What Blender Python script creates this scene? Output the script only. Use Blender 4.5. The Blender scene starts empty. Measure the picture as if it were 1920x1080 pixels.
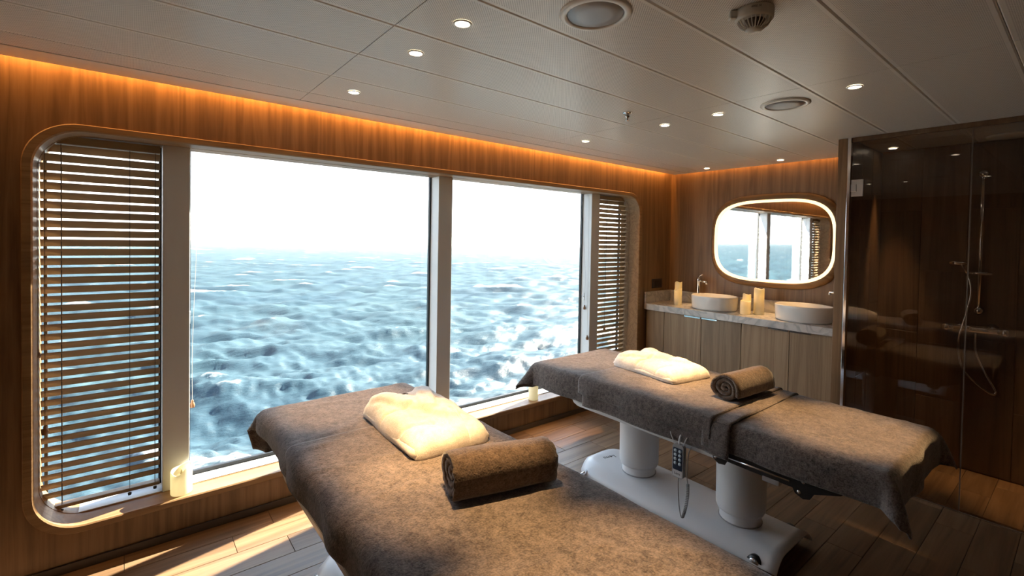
import bpy, bmesh, math, random
import numpy as np
from mathutils import Vector, Matrix, noise
R = math.radians
random.seed(7); rng = np.random.default_rng(7)
scn = bpy.context.scene
C = scn.collection

# ------------------------------------------------------------------ camera
CAMZ = 1.5147; HC = 2.226
def cam_axes(yaw, pitch, roll):
    cy, sy, cp, sp = math.cos(yaw), math.sin(yaw), math.cos(pitch), math.sin(pitch)
    F = Vector((sy*cp, cy*cp, sp)); Rt = Vector((cy, -sy, 0)); U = Rt.cross(F)
    c, s = math.cos(roll), math.sin(roll)
    return Rt*c + U*s, U*c - Rt*s, F
ax, ay, af = cam_axes(R(38.9265), R(-1.2276), R(1.0086))
cam = bpy.data.cameras.new('camera'); cam_ob = bpy.data.objects.new('camera', cam); C.objects.link(cam_ob)
cam_ob.matrix_world = Matrix(((ax.x, ay.x, -af.x, 0.0), (ax.y, ay.y, -af.y, -2.85), (ax.z, ay.z, -af.z, CAMZ), (0, 0, 0, 1)))
cam.sensor_fit = 'HORIZONTAL'; cam.sensor_width = 36.0
cam.lens = 887.623/1920*36.0
cam.shift_y = -(540-469.4148)/1920
cam.clip_start = 0.05; cam.clip_end = 20000
scn.camera = cam_ob

# ------------------------------------------------------------------ sky, sun, exposure
SUN = Vector((1.70, 0.365, 1.0)).normalized()
HEEL_X, HEEL_Y = 0.0078, 0.0098            # the ship heels: sea slope relative to the cabin floor
SKY_BASE, SKY_GLOW = 1.15, 1.6
w = bpy.data.worlds.new('sky'); scn.world = w; w.use_nodes = True
nt = w.node_tree; nt.nodes.clear()
out = nt.nodes.new('ShaderNodeOutputWorld'); bg = nt.nodes.new('ShaderNodeBackground')
tc = nt.nodes.new('ShaderNodeTexCoord')
def vm(op, a, c=None):
    n = nt.nodes.new('ShaderNodeVectorMath'); n.operation = op; nt.links.new(a, n.inputs[0])
    if c is not None: n.inputs[1].default_value = c
    return n
# elevation above the sea horizon, and closeness to the sun, of the ray direction
el = vm('DOT_PRODUCT', tc.outputs['Generated'], Vector((HEEL_X, HEEL_Y, 1.0)).normalized()).outputs['Value']
sd = vm('DOT_PRODUCT', tc.outputs['Generated'], SUN).outputs['Value']
rp = nt.nodes.new('ShaderNodeValToRGB'); e_ = rp.color_ramp.elements
e_[0].position = 0.0; e_[0].color = (0.86, 0.93, 1.0, 1); e_[1].position = 1.0; e_[1].color = (0.30, 0.46, 0.72, 1)
k_ = e_.new(0.10); k_.color = (0.80, 0.90, 1.0, 1); k_ = e_.new(0.35); k_.color = (0.58, 0.74, 0.96, 1)
nt.links.new(el, rp.inputs['Fac'])
mr = nt.nodes.new('ShaderNodeMapRange'); mr.inputs['From Min'].default_value = -1; mr.inputs['From Max'].default_value = 1
nt.links.new(sd, mr.inputs['Value'])
pw = nt.nodes.new('ShaderNodeMath'); pw.operation = 'POWER'; pw.inputs[1].default_value = 5.0; nt.links.new(mr.outputs[0], pw.inputs[0])
gm = nt.nodes.new('ShaderNodeMath'); gm.operation = 'MULTIPLY_ADD'; gm.inputs[1].default_value = SKY_GLOW; gm.inputs[2].default_value = SKY_BASE; nt.links.new(pw.outputs[0], gm.inputs[0])
nt.links.new(rp.outputs[0], bg.inputs['Color']); nt.links.new(gm.outputs[0], bg.inputs['Strength'])
nt.links.new(bg.outputs[0], out.inputs['Surface'])
sl = bpy.data.lights.new('sun', 'SUN'); sl.energy = 36; sl.angle = R(0.53); sl.color = (1, 0.90, 0.74)
so = bpy.data.objects.new('sun', sl); C.objects.link(so)
so.rotation_euler = SUN.to_track_quat('Z', 'Y').to_euler()
scn.view_settings.view_transform = 'Standard'; scn.view_settings.look = 'None'
scn.view_settings.gamma = 1; scn.view_settings.use_curve_mapping = False
scn.view_settings.exposure = 1.42
LAMP = (1.0, 0.60, 0.26)
COVE = (1.0, 0.46, 0.12)

# ------------------------------------------------------------------ materials
M = {}
def mat(name):
    m = bpy.data.materials.new(name); m.use_nodes = True; M[name] = m
    return m, m.node_tree, m.node_tree.nodes['Principled BSDF']
def plain(name, col, rough=0.5, metal=0.0, spec=0.5, emit=None, es=0):
    m, t, b = mat(name)
    b.inputs['Base Color'].default_value = (*col, 1); b.inputs['Roughness'].default_value = rough
    b.inputs['Metallic'].default_value = metal; b.inputs['Specular IOR Level'].default_value = spec
    if emit:
        b.inputs['Emission Color'].default_value = (*emit, 1); b.inputs['Emission Strength'].default_value = es
    # fine surface unevenness
    n = t.nodes.new('ShaderNodeTexNoise'); n.inputs['Scale'].default_value = 60
    bp_ = t.nodes.new('ShaderNodeBump'); bp_.inputs['Strength'].default_value = 0.02; bp_.inputs['Distance'].default_value = 0.001
    t.links.new(n.outputs['Fac'], bp_.inputs['Height']); t.links.new(bp_.outputs[0], b.inputs['Normal'])
    return m
def ramp(t, stops):
    r = t.nodes.new('ShaderNodeValToRGB'); e = r.color_ramp.elements
    while len(e) < len(stops): e.new(0.5)
    for k, (p, c) in enumerate(stops): e[k].position = p; e[k].color = (*c, 1)
    return r
def wood(name, dark, mid, light, axis='Z', scale=1.0, rough=0.4, random_obj=False, figure=1.0, coat=0.0):
    m, t, b = mat(name)
    tc = t.nodes.new('ShaderNodeTexCoord'); mp = t.nodes.new('ShaderNodeMapping')
    s = {'X': (0.6, 14, 14), 'Y': (14, 0.6, 14), 'Z': (14, 14, 0.6)}[axis]
    mp.inputs['Scale'].default_value = [v*scale for v in s]
    t.links.new(tc.outputs['Object'], mp.inputs['Vector'])
    src = mp.outputs[0]
    if random_obj:
        oi = t.nodes.new('ShaderNodeObjectInfo'); ml = t.nodes.new('ShaderNodeMath'); ml.operation = 'MULTIPLY'; ml.inputs[1].default_value = 97
        cb = t.nodes.new('ShaderNodeCombineXYZ'); va = t.nodes.new('ShaderNodeVectorMath')
        t.links.new(oi.outputs['Random'], ml.inputs[0])
        for k in range(3): t.links.new(ml.outputs[0], cb.inputs[k])
        t.links.new(src, va.inputs[0]); t.links.new(cb.outputs[0], va.inputs[1]); src = va.outputs[0]
    n1 = t.nodes.new('ShaderNodeTexNoise'); n1.inputs['Scale'].default_value = 0.55; n1.inputs['Detail'].default_value = 4; n1.inputs['Distortion'].default_value = 1.3*figure
    n2 = t.nodes.new('ShaderNodeTexNoise'); n2.inputs['Scale'].default_value = 7; n2.inputs['Detail'].default_value = 6; n2.inputs['Roughness'].default_value = 0.65
    t.links.new(src, n1.inputs['Vector']); t.links.new(src, n2.inputs['Vector'])
    wv = t.nodes.new('ShaderNodeMath'); wv.operation = 'MULTIPLY'; wv.inputs[1].default_value = 9
    fr = t.nodes.new('ShaderNodeMath'); fr.operation = 'PINGPONG'; fr.inputs[1].default_value = 1
    t.links.new(n1.outputs['Fac'], wv.inputs[0]); t.links.new(wv.outputs[0], fr.inputs[0])
    mx = t.nodes.new('ShaderNodeMix'); mx.data_type = 'FLOAT'; mx.inputs['Factor'].default_value = 0.6
    t.links.new(fr.outputs[0], mx.inputs['A']); t.links.new(n2.outputs['Fac'], mx.inputs['B'])
    r = ramp(t, [(0.15, dark), (0.5, mid), (0.85, light)])
    t.links.new(mx.outputs['Result'], r.inputs['Fac'])
    col = r.outputs['Color']
    if random_obj:
        hs = t.nodes.new('ShaderNodeHueSaturation'); mr = t.nodes.new('ShaderNodeMapRange')
        mr.inputs['To Min'].default_value = 0.78; mr.inputs['To Max'].default_value = 1.2
        t.links.new(oi.outputs['Random'], mr.inputs['Value']); t.links.new(mr.outputs[0], hs.inputs['Value']); t.links.new(col, hs.inputs['Color']); col = hs.outputs[0]
    t.links.new(col, b.inputs['Base Color'])
    b.inputs['Roughness'].default_value = rough; b.inputs['Coat Weight'].default_value = coat; b.inputs['Coat Roughness'].default_value = 0.15
    bp_ = t.nodes.new('ShaderNodeBump'); bp_.inputs['Strength'].default_value = 0.12; bp_.inputs['Distance'].default_value = 0.002
    t.links.new(n2.outputs['Fac'], bp_.inputs['Height']); t.links.new(bp_.outputs[0], b.inputs['Normal'])
    return m
wood('wall_veneer', (0.140, 0.075, 0.034), (0.225, 0.124, 0.057), (0.295, 0.168, 0.080), 'Z', 1.0, 0.38)
wood('oak_x', (0.19, 0.105, 0.045), (0.29, 0.165, 0.075), (0.36, 0.22, 0.105), 'X', 1.2, 0.42)
wood('mirror_oak', (0.16, 0.08, 0.03), (0.27, 0.14, 0.055), (0.34, 0.19, 0.08), 'Y', 1.2, 0.42)
wood('cabinet_oak', (0.20, 0.122, 0.064), (0.285, 0.182, 0.100), (0.35, 0.235, 0.135), 'Z', 1.1, 0.45, True)
wood('floor_oak', (0.115, 0.064, 0.032), (0.200, 0.118, 0.062), (0.27, 0.170, 0.095), 'X', 0.8, 0.42, True)
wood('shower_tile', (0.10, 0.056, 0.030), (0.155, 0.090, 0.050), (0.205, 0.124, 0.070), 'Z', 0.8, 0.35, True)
m = wood('blind_wood', (0.21, 0.125, 0.062), (0.28, 0.175, 0.092), (0.34, 0.225, 0.125), 'X', 1.0, 0.5, True)
t = m.node_tree; tl = t.nodes.new('ShaderNodeBsdfTranslucent'); tl.inputs['Color'].default_value = (0.75, 0.55, 0.34, 1); ms = t.nodes.new('ShaderNodeMixShader'); ms.inputs[0].default_value = 0.22
t.links.new(t.nodes['Principled BSDF'].outputs[0], ms.inputs[1]); t.links.new(tl.outputs[0], ms.inputs[2]); t.links.new(ms.outputs[0], t.nodes['Material Output'].inputs['Surface'])
wood('tassel_wood', (0.15, 0.07, 0.03), (0.25, 0.12, 0.05), (0.32, 0.17, 0.08), 'Z', 3, 0.4)
plain('baseboard_grey', (0.09, 0.068, 0.05), 0.4)
plain('grout', (0.035, 0.024, 0.016), 0.7)
plain('white_frame', (0.72, 0.73, 0.74), 0.35)
plain('white_paint', (0.74, 0.75, 0.77), 0.3)
plain('ceiling_white', (0.78, 0.76, 0.71), 0.33)
plain('ceiling_dark', (0.03, 0.03, 0.03), 0.8)
plain('gasket', (0.012, 0.013, 0.016), 0.5)
plain('chrome', (0.80, 0.80, 0.82), 0.10, 1.0)
plain('satin_metal', (0.55, 0.55, 0.56), 0.28, 1.0)
plain('black_metal', (0.012, 0.012, 0.013), 0.35)
plain('tray_metal', (0.20, 0.165, 0.14), 0.35, 0.6)
plain('cord', (0.06, 0.045, 0.04), 0.8)
plain('cord_pale', (0.32, 0.29, 0.27), 0.8)
plain('ceramic', (0.80, 0.78, 0.76), 0.12)
plain('plastic_cream', (0.62, 0.59, 0.52), 0.4)
plain('plastic_grey', (0.33, 0.33, 0.34), 0.4)
plain('plastic_pale', (0.60, 0.60, 0.62), 0.4)
plain('keypad_blue', (0.010, 0.020, 0.045), 0.3)
plain('button_pale', (0.50, 0.60, 0.66), 0.4)
plain('logo_black', (0.01, 0.01, 0.012), 0.5)
plain('logo_red', (0.6, 0.03, 0.03), 0.5)
plain('socket_brown', (0.035, 0.025, 0.02), 0.4)
plain('speaker_grille', (0.36, 0.37, 0.39), 0.45, 0.3)
plain('mirror_glass', (0.90, 0.92, 0.93), 0.01, 1.0)
plain('lamp_disc', (0.9, 0.9, 0.85), 0.5, 0, 0.5, (1.0, 0.86, 0.66), 4.0)
plain('mirror_led', (0.9, 0.85, 0.7), 0.5, 0, 0.5, (1.0, 0.70, 0.33), 0.78)
plain('flame_led', (1, 0.7, 0.3), 0.5, 0, 0.5, (1.0, 0.55, 0.16), 16.0)
plain('dark_wax_well', (0.5, 0.42, 0.25), 0.5)
# wax
m, t, b = mat('wax')
b.inputs['Base Color'].default_value = (0.80, 0.78, 0.66, 1); b.inputs['Roughness'].default_value = 0.45
tr = t.nodes.new('ShaderNodeBsdfTranslucent'); tr.inputs['Color'].default_value = (0.92, 0.86, 0.66, 1)
ms = t.nodes.new('ShaderNodeMixShader'); ms.inputs[0].default_value = 0.45
nn = t.nodes.new('ShaderNodeTexNoise'); nn.inputs['Scale'].default_value = 40; bb = t.nodes.new('ShaderNodeBump'); bb.inputs['Strength'].default_value = 0.15; bb.inputs['Distance'].default_value = 0.002
t.links.new(nn.outputs['Fac'], bb.inputs['Height']); t.links.new(bb.outputs[0], b.inputs['Normal'])
t.links.new(b.outputs[0], ms.inputs[1]); t.links.new(tr.outputs[0], ms.inputs[2])
t.links.new(ms.outputs[0], t.nodes['Material Output'].inputs['Surface'])
# thin glass
def thin_glass(name, tint, ior=1.5, gloss=1.0):
    m, t, b = mat(name); t.nodes.remove(b)
    tp = t.nodes.new('ShaderNodeBsdfTransparent'); tp.inputs['Color'].default_value = (*tint, 1)
    gl = t.nodes.new('ShaderNodeBsdfGlossy'); gl.inputs['Roughness'].default_value = 0.0; gl.inputs['Color'].default_value = (gloss, gloss, gloss, 1)
    ge = t.nodes.new('ShaderNodeNewGeometry'); dp = t.nodes.new('ShaderNodeVectorMath'); dp.operation = 'DOT_PRODUCT'
    t.links.new(ge.outputs['Normal'], dp.inputs[0]); t.links.new(ge.outputs['Incoming'], dp.inputs[1])
    ab = t.nodes.new('ShaderNodeMath'); ab.operation = 'ABSOLUTE'; t.links.new(dp.outputs['Value'], ab.inputs[0])
    om = t.nodes.new('ShaderNodeMath'); om.operation = 'SUBTRACT'; om.inputs[0].default_value = 1; t.links.new(ab.outputs[0], om.inputs[1])
    pw = t.nodes.new('ShaderNodeMath'); pw.operation = 'POWER'; pw.inputs[1].default_value = 5; t.links.new(om.outputs[0], pw.inputs[0])
    f0 = ((ior-1)/(ior+1))**2
    fr = t.nodes.new('ShaderNodeMath'); fr.operation = 'MULTIPLY_ADD'; fr.inputs[1].default_value = 1-f0; fr.inputs[2].default_value = f0; t.links.new(pw.outputs[0], fr.inputs[0])
    mx = t.nodes.new('ShaderNodeMixShader')
    t.links.new(fr.outputs[0], mx.inputs[0]); t.links.new(tp.outputs[0], mx.inputs[1]); t.links.new(gl.outputs[0], mx.inputs[2])
    t.links.new(mx.outputs[0], t.nodes['Material Output'].inputs['Surface'])
thin_glass('window_glass', (0.97, 0.985, 0.98), 1.35)
thin_glass('shower_glass', (0.86, 0.83, 0.80), 1.45)
# terry cloth
def terry(name, a, c, scale=190, strength=1.0):
    m, t, b = mat(name)
    tc = t.nodes.new('ShaderNodeTexCoord')
    n1 = t.nodes.new('ShaderNodeTexNoise'); n1.inputs['Scale'].default_value = scale; n1.inputs['Detail'].default_value = 3
    n3 = t.nodes.new('ShaderNodeTexNoise'); n3.inputs['Scale'].default_value = 60; n3.inputs['Detail'].default_value = 4
    n2 = t.nodes.new('ShaderNodeTexNoise'); n2.inputs['Scale'].default_value = 16; n2.inputs['Detail'].default_value = 4
    for n in (n1, n2, n3): t.links.new(tc.outputs['Object'], n.inputs['Vector'])
    ad = t.nodes.new('ShaderNodeMix'); ad.data_type = 'FLOAT'; ad.inputs['Factor'].default_value = 0.45
    t.links.new(n1.outputs['Fac'], ad.inputs['A']); t.links.new(n3.outputs['Fac'], ad.inputs['B'])
    a2 = t.nodes.new('ShaderNodeMix'); a2.data_type = 'FLOAT'; a2.inputs['Factor'].default_value = 0.12
    t.links.new(ad.outputs['Result'], a2.inputs['A']); t.links.new(n2.outputs['Fac'], a2.inputs['B'])
    r = ramp(t, [(0.36, a), (0.64, c)]); t.links.new(a2.outputs['Result'], r.inputs['Fac']); t.links.new(r.outputs[0], b.inputs['Base Color'])
    b.inputs['Roughness'].default_value = 0.95; b.inputs['Specular IOR Level'].default_value = 0.1
    b.inputs['Sheen Weight'].default_value = 0.35; b.inputs['Sheen Roughness'].default_value = 0.5
    bp_ = t.nodes.new('ShaderNodeBump'); bp_.inputs['Strength'].default_value = strength; bp_.inputs['Distance'].default_value = 0.004
    t.links.new(ad.outputs['Result'], bp_.inputs['Height']); t.links.new(bp_.outputs[0], b.inputs['Normal'])
terry('towel_brown', (0.046, 0.038, 0.036), (0.215, 0.178, 0.162))
terry('roll_brown', (0.045, 0.032, 0.025), (0.165, 0.120, 0.092))
terry('robe_white', (0.62, 0.58, 0.54), (0.84, 0.81, 0.77), 300, 0.6)
terry('towel_band', (0.075, 0.058, 0.05), (0.17, 0.13, 0.11), 700, 0.3)
# marble
m, t, b = mat('marble')
tc = t.nodes.new('ShaderNodeTexCoord'); n1 = t.nodes.new('ShaderNodeTexNoise'); n1.inputs['Scale'].default_value = 5; n1.inputs['Detail'].default_value = 9; n1.inputs['Distortion'].default_value = 1.8
t.links.new(tc.outputs['Object'], n1.inputs['Vector'])
r = ramp(t, [(0.38, (0.62, 0.60, 0.58)), (0.5, (0.42, 0.41, 0.41)), (0.56, (0.60, 0.57, 0.55)), (0.8, (0.66, 0.63, 0.60))])
t.links.new(n1.outputs['Fac'], r.inputs['Fac']); t.links.new(r.outputs[0], b.inputs['Base Color']); b.inputs['Roughness'].default_value = 0.22
# perforated ceiling panel: plain margins, rows of small holes between them
m, t, b = mat('perforated_panel')
tc = t.nodes.new('ShaderNodeTexCoord'); sx = t.nodes.new('ShaderNodeSeparateXYZ'); t.links.new(tc.outputs['Object'], sx.inputs[0])
def mth(op, a, c=None):
    n = t.nodes.new('ShaderNodeMath'); n.operation = op
    for k, v in enumerate((a, c)):
        if v is None: continue
        if isinstance(v, (int, float)): n.inputs[k].default_value = v
        else: t.links.new(v, n.inputs[k])
    return n.outputs[0]
u = mth('SUBTRACT', mth('FRACT', mth('MULTIPLY', mth('ADD', sx.outputs[0], sx.outputs[1]), 105.0)), 0.5)
v = mth('SUBTRACT', mth('FRACT', mth('MULTIPLY', mth('SUBTRACT', sx.outputs[0], sx.outputs[1]), 105.0)), 0.5)
hole = mth('LESS_THAN', mth('ADD', mth('MULTIPLY', u, u), mth('MULTIPLY', v, v)), 0.075)
inside = mth('LESS_THAN', mth('ABSOLUTE', sx.outputs[1]), 0.3235/2-0.016)
fac = mth('MULTIPLY', hole, inside)
mx = t.nodes.new('ShaderNodeMix'); mx.data_type = 'RGBA'; mx.inputs['A'].default_value = (0.80, 0.77, 0.72, 1); mx.inputs['B'].default_value = (0.30, 0.28, 0.26, 1)
t.links.new(fac, mx.inputs['Factor']); t.links.new(mx.outputs['Result'], b.inputs['Base Color']); b.inputs['Roughness'].default_value = 0.33
# sea
m, t, b = mat('sea_water')
tc = t.nodes.new('ShaderNodeTexCoord')
n1 = t.nodes.new('ShaderNodeTexNoise'); n1.inputs['Scale'].default_value = 0.8; n1.inputs['Detail'].default_value = 10; n1.inputs['Roughness'].default_value = 0.68
mpw = t.nodes.new('ShaderNodeMapping'); mpw.inputs['Rotation'].default_value = (0, 0, R(-20)); mpw.inputs['Scale'].default_value = (0.55, 1.4, 1)
t.links.new(tc.outputs['Object'], mpw.inputs['Vector']); t.links.new(mpw.outputs[0], n1.inputs['Vector'])
n4 = t.nodes.new('ShaderNodeTexNoise'); n4.inputs['Scale'].default_value = 0.03; n4.inputs['Detail'].default_value = 3; t.links.new(tc.outputs['Object'], n4.inputs['Vector'])
r0 = ramp(t, [(0.3, (0.0140, 0.0315, 0.0455)), (0.7, (0.0215, 0.0425, 0.0520))]); t.links.new(n4.outputs['Fac'], r0.inputs['Fac'])
at = t.nodes.new('ShaderNodeAttribute'); at.attribute_name = 'crest'
n5 = t.nodes.new('ShaderNodeTexNoise'); n5.inputs['Scale'].default_value = 1.7; n5.inputs['Detail'].default_value = 7; n5.inputs['Roughness'].default_value = 0.7; t.links.new(mpw.outputs[0], n5.inputs['Vector'])
fo = mth('MULTIPLY', mth('SUBTRACT', mth('ADD', at.outputs['Fac'], mth('MULTIPLY', mth('SUBTRACT', n5.outputs['Fac'], 0.5), 3.9)), 3.15), 1.3)
cl = t.nodes.new('ShaderNodeClamp'); t.links.new(fo, cl.inputs[0])
mx = t.nodes.new('ShaderNodeMix'); mx.data_type = 'RGBA'; mx.inputs['B'].default_value = (0.17, 0.19, 0.20, 1)
t.links.new(cl.outputs[0], mx.inputs['Factor']); t.links.new(r0.outputs[0], mx.inputs['A'])
bp_ = t.nodes.new('ShaderNodeBump'); bp_.inputs['Strength'].default_value = 0.6; bp_.inputs['Distance'].default_value = 0.32
t.links.new(n1.outputs['Fac'], bp_.inputs['Height'])
df = t.nodes.new('ShaderNodeBsdfDiffuse'); gl = t.nodes.new('ShaderNodeBsdfGlossy'); gl.inputs['Roughness'].default_value = 0.32
t.links.new(mx.outputs['Result'], df.inputs['Color'])
for n in (df, gl): t.links.new(bp_.outputs[0], n.inputs['Normal'])
ge = t.nodes.new('ShaderNodeNewGeometry'); dp = t.nodes.new('ShaderNodeVectorMath'); dp.operation = 'DOT_PRODUCT'
t.links.new(bp_.outputs[0], dp.inputs[0]); t.links.new(ge.outputs['Incoming'], dp.inputs[1])
sch = mth('POWER', mth('SUBTRACT', 1.0, mth('ABSOLUTE', dp.outputs['Value'])), 5.0)
fre = mth('MINIMUM', mth('ADD', mth('MULTIPLY', sch, 0.98), 0.02), 0.085)
ms = t.nodes.new('ShaderNodeMixShader'); t.links.new(fre, ms.inputs[0]); t.links.new(df.outputs[0], ms.inputs[1]); t.links.new(gl.outputs[0], ms.inputs[2])
t.nodes.remove(b); t.links.new(ms.outputs[0], t.nodes['Material Output'].inputs['Surface'])

# ------------------------------------------------------------------ helpers
def link(name, me, m, parent=None, smooth=False):
    o = bpy.data.objects.new(name, me); C.objects.link(o)
    if m: me.materials.append(M[m] if isinstance(m, str) else m)
    if smooth: me.polygons.foreach_set('use_smooth', [True]*len(me.polygons))
    if parent: o.parent = parent
    return o
def obj(name, bm, m, parent=None, smooth=False, bevel=0.0, seg=2):
    if bevel > 0:
        bmesh.ops.bevel(bm, geom=[e for e in bm.edges if len(e.link_faces) == 2 and e.calc_face_angle(0) > 0.6], offset=bevel, segments=seg, profile=0.5, affect='EDGES', clamp_overlap=True)
    bmesh.ops.recalc_face_normals(bm, faces=bm.faces[:])
    me = bpy.data.meshes.new(name); bm.to_mesh(me); bm.free()
    return link(name, me, m, parent, smooth)
def pyobj(name, vs, fs, m, parent=None, smooth=False):
    me = bpy.data.meshes.new(name); me.from_pydata([tuple(v) for v in vs], [], fs); me.validate()
    b = bmesh.new(); b.from_mesh(me); bmesh.ops.recalc_face_normals(b, faces=b.faces[:]); b.to_mesh(me); b.free()
    return link(name, me, m, parent, smooth)
def empty(name, loc=(0, 0, 0), rz=0):
    o = bpy.data.objects.new(name, None); C.objects.link(o); o.location = loc; o.rotation_euler = (0, 0, rz); o.empty_display_size = 0.1
    return o
def tag(o, label, cat, group=None):
    o['label'] = label; o['category'] = cat
    if group: o['group'] = group
    return o
def struct(o, label=None):
    o['kind'] = 'structure'
    if label: o['label'] = label
    return o
def box(x0, x1, y0, y1, z0, z1, bm=None):
    bm = bm or bmesh.new()
    g = bmesh.ops.create_cube(bm, size=1)['verts']
    for v_ in g:
        v_.co = Vector(((x0+x1)/2+v_.co.x*(x1-x0), (y0+y1)/2+v_.co.y*(y1-y0), (z0+z1)/2+v_.co.z*(z1-z0)))
    return bm
def cyl(p, q, r0, r1=None, n=20, bm=None, caps=True):
    bm = bm or bmesh.new(); r1 = r0 if r1 is None else r1
    p, q = Vector(p), Vector(q); d = q-p
    g = bmesh.ops.create_cone(bm, cap_ends=caps, segments=n, radius1=r0, radius2=r1, depth=d.length)['verts']
    Q = Vector((0, 0, 1)).rotation_difference(d.normalized()).to_matrix().to_4x4()
    bmesh.ops.transform(bm, matrix=Matrix.Translation((p+q)/2) @ Q, verts=g)
    return bm
def lathe(prof, n=32, bm=None, origin=(0, 0, 0), sx=1, sy=1):
    """prof: list of (r, z); r=0 closes"""
    bm = bm or bmesh.new(); o = Vector(origin); rings = []
    for r_, z_ in prof:
        if r_ < 1e-6: rings.append([bm.verts.new(o+Vector((0, 0, z_)))])
        else: rings.append([bm.verts.new(o+Vector((r_*sx*math.cos(2*math.pi*k/n), r_*sy*math.sin(2*math.pi*k/n), z_))) for k in range(n)])
    for a, b_ in zip(rings, rings[1:]):
        if len(a) == 1 and len(b_) == 1: continue
        for k in range(n):
            k2 = (k+1) % n
            if len(a) == 1: bm.faces.new((a[0], b_[k], b_[k2]))
            elif len(b_) == 1: bm.faces.new((a[k], b_[0], a[k2]))
            else: bm.faces.new((a[k], b_[k], b_[k2], a[k2]))
    return bm
def tube(pts, r, n=8, bm=None, closed=False, rfun=None):
    bm = bm or bmesh.new(); P = [Vector(p) for p in pts]; rings = []
    up = Vector((0.123, 0.3, 1)).normalized(); L = len(P)
    for i, p in enumerate(P):
        a = P[(i-1) % L] if (i > 0 or closed) else P[i]; c = P[(i+1) % L] if (i < L-1 or closed) else P[i]
        d = (c-a).normalized(); s = d.cross(up); s = s.normalized() if s.length > 1e-4 else d.orthogonal().normalized(); u_ = s.cross(d)
        rr = r if rfun is None else rfun(i/(L-1))
        rings.append([bm.verts.new(p+(s*math.cos(2*math.pi*k/n)+u_*math.sin(2*math.pi*k/n))*rr) for k in range(n)])
    for i in range(L if closed else L-1):
        a, b_ = rings[i], rings[(i+1) % L]
        for k in range(n): bm.faces.new((a[k], a[(k+1) % n], b_[(k+1) % n], b_[k]))
    if not closed:
        bm.faces.new(rings[0][::-1]); bm.faces.new(rings[-1])
    return bm
def smooth_path(pts, n=10):
    P = [Vector(p) for p in pts]; o = []
    for i in range(len(P)-1):
        p0 = P[max(i-1, 0)]; p1 = P[i]; p2 = P[i+1]; p3 = P[min(i+2, len(P)-1)]
        for k in range(n):
            s = k/n
            o.append(0.5*((2*p1)+(p2-p0)*s+(2*p0-5*p1+4*p2-p3)*s*s+(3*p1-p0-3*p2+p3)*s**3))
    o.append(P[-1]); return o
def prism(poly, d0, d1, plane='XZ', bm=None):
    """extrude a 2D polygon along the missing axis from d0 to d1"""
    bm = bm or bmesh.new()
    f = {'XZ': lambda a, b_, d: (a, d, b_), 'YZ': lambda a, b_, d: (d, a, b_), 'XY': lambda a, b_, d: (a, b_, d)}[plane]
    A = [bm.verts.new(f(a, b_, d0)) for a, b_ in poly]; B = [bm.verts.new(f(a, b_, d1)) for a, b_ in poly]
    n = len(poly)
    bm.faces.new(A); bm.faces.new(B[::-1])
    for k in range(n): bm.faces.new((A[k], B[k], B[(k+1) % n], A[(k+1) % n]))
    return bm
def rrect(x0, x1, z0, z1, r, n=10):
    o = []
    for cx, cz, a0 in ((x1-r, z1-r, 0), (x0+r, z1-r, 90), (x0+r, z0+r, 180), (x1-r, z0+r, 270)):
        for k in range(n+1):
            a = R(a0+90*k/n); o.append((cx+r*math.cos(a), cz+r*math.sin(a)))
    return o
def loops(rings, m, name, parent=None, smooth=False, closed_section=True):
    """rings: list of equally long closed 3D loops, skinned one to the next"""
    vs = [p for r_ in rings for p in r_]; n = len(rings[0]); fs = []
    L = len(rings)
    for i in range(L if closed_section else L-1):
        for k in range(n):
            a = i*n; b_ = ((i+1) % L)*n
            fs.append((a+k, a+(k+1) % n, b_+(k+1) % n, b_+k))
    return pyobj(name, vs, fs, m, parent, smooth)
def copy_child(o, parent, loc=None):
    c = o.copy(); C.objects.link(c); c.parent = parent
    if loc is not None: c.location = loc
    return c
def add_text(name, body, size, m, parent, mw):
    cu = bpy.data.curves.new(name, 'FONT'); cu.body = body; cu.size = size; cu.extrude = 0.0003; cu.align_x = 'CENTER'; cu.align_y = 'CENTER'
    to = bpy.data.objects.new(name+'_src', cu); C.objects.link(to)
    dg = bpy.context.evaluated_depsgraph_get(); me = bpy.data.meshes.new_from_object(to.evaluated_get(dg))
    bpy.data.objects.remove(to); me.transform(mw); me.materials.clear()
    return link(name, me, m, parent)

# room extents
XL, XE, YB = -1.35, 4.454, -4.1
WX0, WX1, WZ0, WZ1, WR = -0.356, 3.932, 0.168, 1.993, 0.19       # outer edge of the oak window frame
LIN = 0.108                                                       # depth of the oak lining

# ------------------------------------------------------------------ window wall
def ring_to_rect(loop, x0, x1, z0, z1, n=10):
    o = []; xs = (x1, x0, x0, x1); zs = (z1, z1, z0, z0)
    for q in range(4):
        for k in range(n+1):
            a, b_ = loop[q*(n+1)+k]; first = k < n//2; mid = k == n//2
            horiz = (q % 2 == 0) != first          # this half of the arc belongs to a top or bottom edge
            o.append((xs[q], zs[q]) if mid else ((a, zs[q]) if horiz else (xs[q], b_)))
    return o
lp = rrect(WX0+0.004, WX1-0.004, WZ0+0.004, WZ1-0.004, WR, 10)
rect = ring_to_rect(lp, XL, XE, -0.02, 2.42)
wf = loops([[(a, 0, b_) for a, b_ in rect], [(a, 0, b_) for a, b_ in lp], [(a, 0.238, b_) for a, b_ in lp], [(a, 0.238, b_) for a, b_ in rect]], 'wall_veneer', 'wall_front')
struct(wf, 'wood veneer wall around the wide rounded sea window')
bb_ = obj('baseboard_front', box(XL, 4.03, -0.012, -0.0005, 0.0, 0.038), 'baseboard_grey', None, False, 0.002); struct(bb_)

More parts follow.
